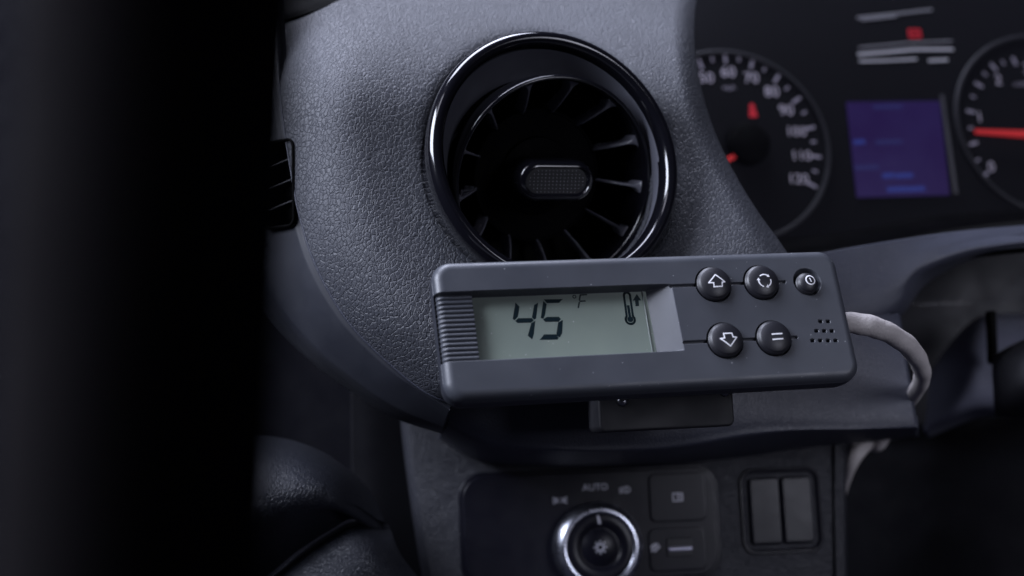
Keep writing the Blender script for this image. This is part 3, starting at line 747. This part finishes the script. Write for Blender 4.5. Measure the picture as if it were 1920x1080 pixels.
# left gauge
gauge = obj("speed_gauge", *[(lambda VF_: mm(VF_[0]))(lathe([(43, .3), (43, 1.2), (42.5, 1.8), (41.8, 1.8), (41.2, 1.2), (41.2, .3)], 128, *cl(1372, 272))), lathe([(43, .3), (43, 1.2), (42.5, 1.8), (41.8, 1.8), (41.2, 1.2), (41.2, .3)], 128)[1]], plastic("gauge_ring", (.018, .018, .024), .6), ic)
for s, (x, y) in zip("50 60 70 80 90 100 110 120".split(), [(100, 330), (192, 305), (290, 330), (376, 388), (437, 466), (478, 556), (500, 658), (488, 756)]):
    a, b = cl(*zcl(x, y), .4); V, F = text(s, 6.8 if len(s) < 3 else 6.2, a, b, .4, -2); obj("numeral", mm(V), F, M_num, gauge, smooth=False)
gc = cl(1374, 272)
tk = [(75, 270, 1), (125, 250, 0), (180, 245, 1), (237, 250, 0), (292, 268, 1), (345, 292, 0), (397, 330, 1), (440, 372, 0), (480, 422, 1), (512, 475, 0), (537, 540, 1), (552, 598, 0), (562, 660, 1), (558, 722, 0), (545, 780, 1)]
pp = []
for x, y, mj in tk:
    a = Vector(cl(*zcl(x, y), .4)); d = (a-Vector(gc)).normalized(); L = 1.9 if mj else .8
    pp.append(stroke([tuple(a-d*L), tuple(a+d*L)], 1.25 if mj else 1.0, lambda a, b: .4))
V, F = join(*pp); obj("tick_marks", mm(V), F, M_num2, gauge, smooth=False)
a, b = cl(1367, 164, .4); V, F = text("mph", 3.2, a, b, .4); obj("unit_lettering", mm(V), F, M_num2, gauge, smooth=False)
a, b = cl(1411, 207, .4)
V, F = join(poly([(a-1.9, b-3.0), (a+1.9, b-3.0), (a+1.3, b+.6), (a-1.3, b+.6)], lambda x, y: .4), poly([(a+1.2*math.cos(k*.6), b+1.9+1.3*math.sin(k*.6)) for k in range(10)], lambda x, y: .42), )
obj("seat_belt_light", mm(V), F, M_redd, gauge, smooth=False)
hb = cl(1400, 274)
V, F = lathe([(9, .3), (9, 4), (8, 5), (.01, 5.3)], 48, *hb); obj("needle_hub", mm(V), F, M_black, gauge)
n0, n1 = cl(1386, 288, 3), cl(1330, 318, 3)
V, F = stroke([n0, n1], 2.0, lambda x, y: 3.2); V3 = V+[(x, y, z-1.0) for x, y, z in V]; obj("needle", mm(V), F, M_red, gauge, smooth=False)
# tachometer
tc = cl(1960, 235)
rp = [(43, .3), (43, 1.2), (42.5, 1.8), (41.8, 1.8), (41.2, 1.2), (41.2, .3)]
V, F = lathe(rp, 128, *tc); tg = obj("rev_gauge", mm(V), F, bpy.data.materials["gauge_ring"], ic)
for s, x, y in (("0", 1303, 705), ("1", 1253, 495), ("2", 1332, 338), ("3", 1450, 290)):
    a, b = cl(*zcl(x, y), .4); V, F = text(s, 6.8, a, b, .4, -2); obj("numeral", mm(V), F, M_num, tg, smooth=False)
pp = []
for x, y, mj in [(1215, 470, 1), (1225, 408, 0), (1250, 358, 1), (1275, 312, 0), (1312, 282, 1), (1352, 264, 0), (1400, 258, 1), (1215, 540, 0), (1228, 605, 1), (1245, 675, 0), (1275, 738, 1)]:
    a = Vector(cl(*zcl(x, y), .4)); d = (a-Vector(tc)).normalized(); L = 1.6 if mj else .8
    pp.append(stroke([tuple(a-d*L), tuple(a+d*L)], 1.25 if mj else .9, lambda a, b: .4))
V, F = join(*pp); obj("tick_marks", mm(V), F, M_num2, tg, smooth=False)
a, b = cl(*zcl(1425, 355), .4); V, F = text("x1000", 2.8, a, b, .4); obj("unit_lettering", mm(V), F, M_num2, tg, smooth=False)
n0, n1 = Vector(cl(1829, 246, 3)), Vector(cl(1960, 253, 3)); dv = (n1-n0).normalized(); nv = Vector((-dv.y, dv.x))
V = [(*(n0+nv*.9), 3.0), (*(n0-nv*.9), 3.0), (*(n1-nv*1.9), 3.0), (*(n1+nv*1.9), 3.0)]; V += [(x, y, 2.2) for x, y, z in V]
F = [(0, 1, 2, 3), (7, 6, 5, 4), (0, 4, 5, 1), (1, 5, 6, 2), (2, 6, 7, 3), (3, 7, 4, 0)]
obj("needle", mm(V), F, M_red, tg, smooth=False)
# violet screen
M_scr = mat("screen_violet", (.01, .005, .03), .3, emit=(.155, .055, .62), estr=.075)
N_, L_, b_ = nodes(M_scr); nz = noise(M_scr, 40, 2); L_.new(rampc(M_scr, nz.outputs["Fac"], .35, .7, (.12, .035, .50), (.17, .10, .68)), b_.inputs["Emission Color"])
q = [cl(1587, 191, .6), cl(1762, 189, .6), cl(1781, 365, .6), cl(1607, 370, .6)]
V = [(x, y, .6) for x, y in q]+[(x, y, .1) for x, y in q]; F = [(3, 2, 1, 0), (0, 1, 5, 4), (1, 2, 6, 5), (2, 3, 7, 6), (3, 0, 4, 7)]
scn = obj("trip_screen", mm(V), F, M_scr, ic, smooth=False)
M_scl = mat("screen_text_blue", (.01, .02, .1), .3, emit=(.12, .16, .95), estr=.13)
pp = []
for (ux, uy, wu) in ((865, 452, 110), (745, 600, 34), (870, 600, 100), (775, 708, 90), (868, 742, 36), (935, 742, 60), (905, 800, 70), (985, 798, 60)):
    pp.append(stroke([cl(*zcl(ux-wu/2, uy), .7), cl(*zcl(ux+wu/2, uy-3), .7)], 2.2, lambda x, y: .7))
V, F = join(*pp[4:]+pp[1:2]); obj("screen_text", mm(V), F, M_scl, scn, smooth=False)
V, F = join(pp[0], pp[2], pp[3]); obj("screen_text", mm(V), F, mat("screen_text_dim", (.01, .01, .05), .3, emit=(.15, .14, .7), estr=.09), scn, smooth=False)
# bezel strip right of the screen
V, F = stroke([cl(1766, 180, 1), cl(1792, 360, 1)], 2.0, lambda x, y: 1.0); V2 = V+[(x, y, z) for x, y, z in V]
obj("screen_edge", mm(V), F, plastic("edge_grey", (.06, .06, .07), .4), scn)
a, b = cl(1715, 63, .4)
V, F = join(stroke([(a-2.5, b-1.8), (a+2.5, b-1.8), (a+2.5, b+1.8), (a-2.5, b+1.8)], .9, lambda x, y: .4, True), stroke([(a-1.4, b), (a+1.4, b)], .9, lambda x, y: .4))
obj("battery_light", mm(V), F, M_redd, ic, smooth=False)
# lens reflections modelled as faintly glowing strips above the screen
M_strip = mat("reflection_white", (.35, .35, .4), .4, emit=(.8, .8, .95), estr=.13); M_strip2 = mat("reflection_dim", (.2, .2, .23), .4, emit=(.8, .8, .95), estr=.05)
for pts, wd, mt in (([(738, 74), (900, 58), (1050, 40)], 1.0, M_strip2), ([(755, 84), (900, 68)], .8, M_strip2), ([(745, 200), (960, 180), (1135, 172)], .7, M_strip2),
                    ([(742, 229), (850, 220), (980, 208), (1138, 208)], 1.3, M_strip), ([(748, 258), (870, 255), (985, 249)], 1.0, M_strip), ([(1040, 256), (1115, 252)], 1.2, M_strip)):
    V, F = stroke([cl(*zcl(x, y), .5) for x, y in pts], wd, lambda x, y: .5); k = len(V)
    V = V+[(x, y, z-.4) for x, y, z in V]; obj("reflection_strip", mm(V), F, mt, ic, smooth=False)
# clear lens over it all
M_lens = bpy.data.materials.new("clear_lens"); M_lens.use_nodes = True; nt = M_lens.node_tree; nt.nodes.remove(nt.nodes["Principled BSDF"])
tr = nt.nodes.new("ShaderNodeBsdfTransparent"); gl = nt.nodes.new("ShaderNodeBsdfGlossy"); gl.inputs["Roughness"].default_value = .006
fr = nt.nodes.new("ShaderNodeFresnel"); fr.inputs[0].default_value = 1.45; mx = nt.nodes.new("ShaderNodeMixShader")
nt.links.new(fr.outputs[0], mx.inputs[0]); nt.links.new(tr.outputs[0], mx.inputs[1]); nt.links.new(gl.outputs[0], mx.inputs[2]); nt.links.new(mx.outputs[0], nt.nodes["Material Output"].inputs[0])
LF = Frame(1600, 250, .575, -16, -11, -2)
V, F = plate(200, 174, 18, 0, 1.2, .3, 12, 18, 14); V = [tuple(LF.world(*(c_*.001 for c_ in p))) for p in V]
lens = obj("lens", V, F, M_lens, ic, 'world', sharp=12)
# hood behind and above the dials
rows = [[(1380, 440, .600), (1600, 425, .600), (1800, 400, .600), (2060, 390, .60)], [(1380, 500, .54), (1600, 480, .54), (1800, 455, .54), (2060, 430, .54)], [(1400, 540, .49), (1600, 500, .49), (1800, 470, .495), (2060, 445, .50)]]
patch("cluster_sill", rows, M_black, ic, 20, 30, .003)
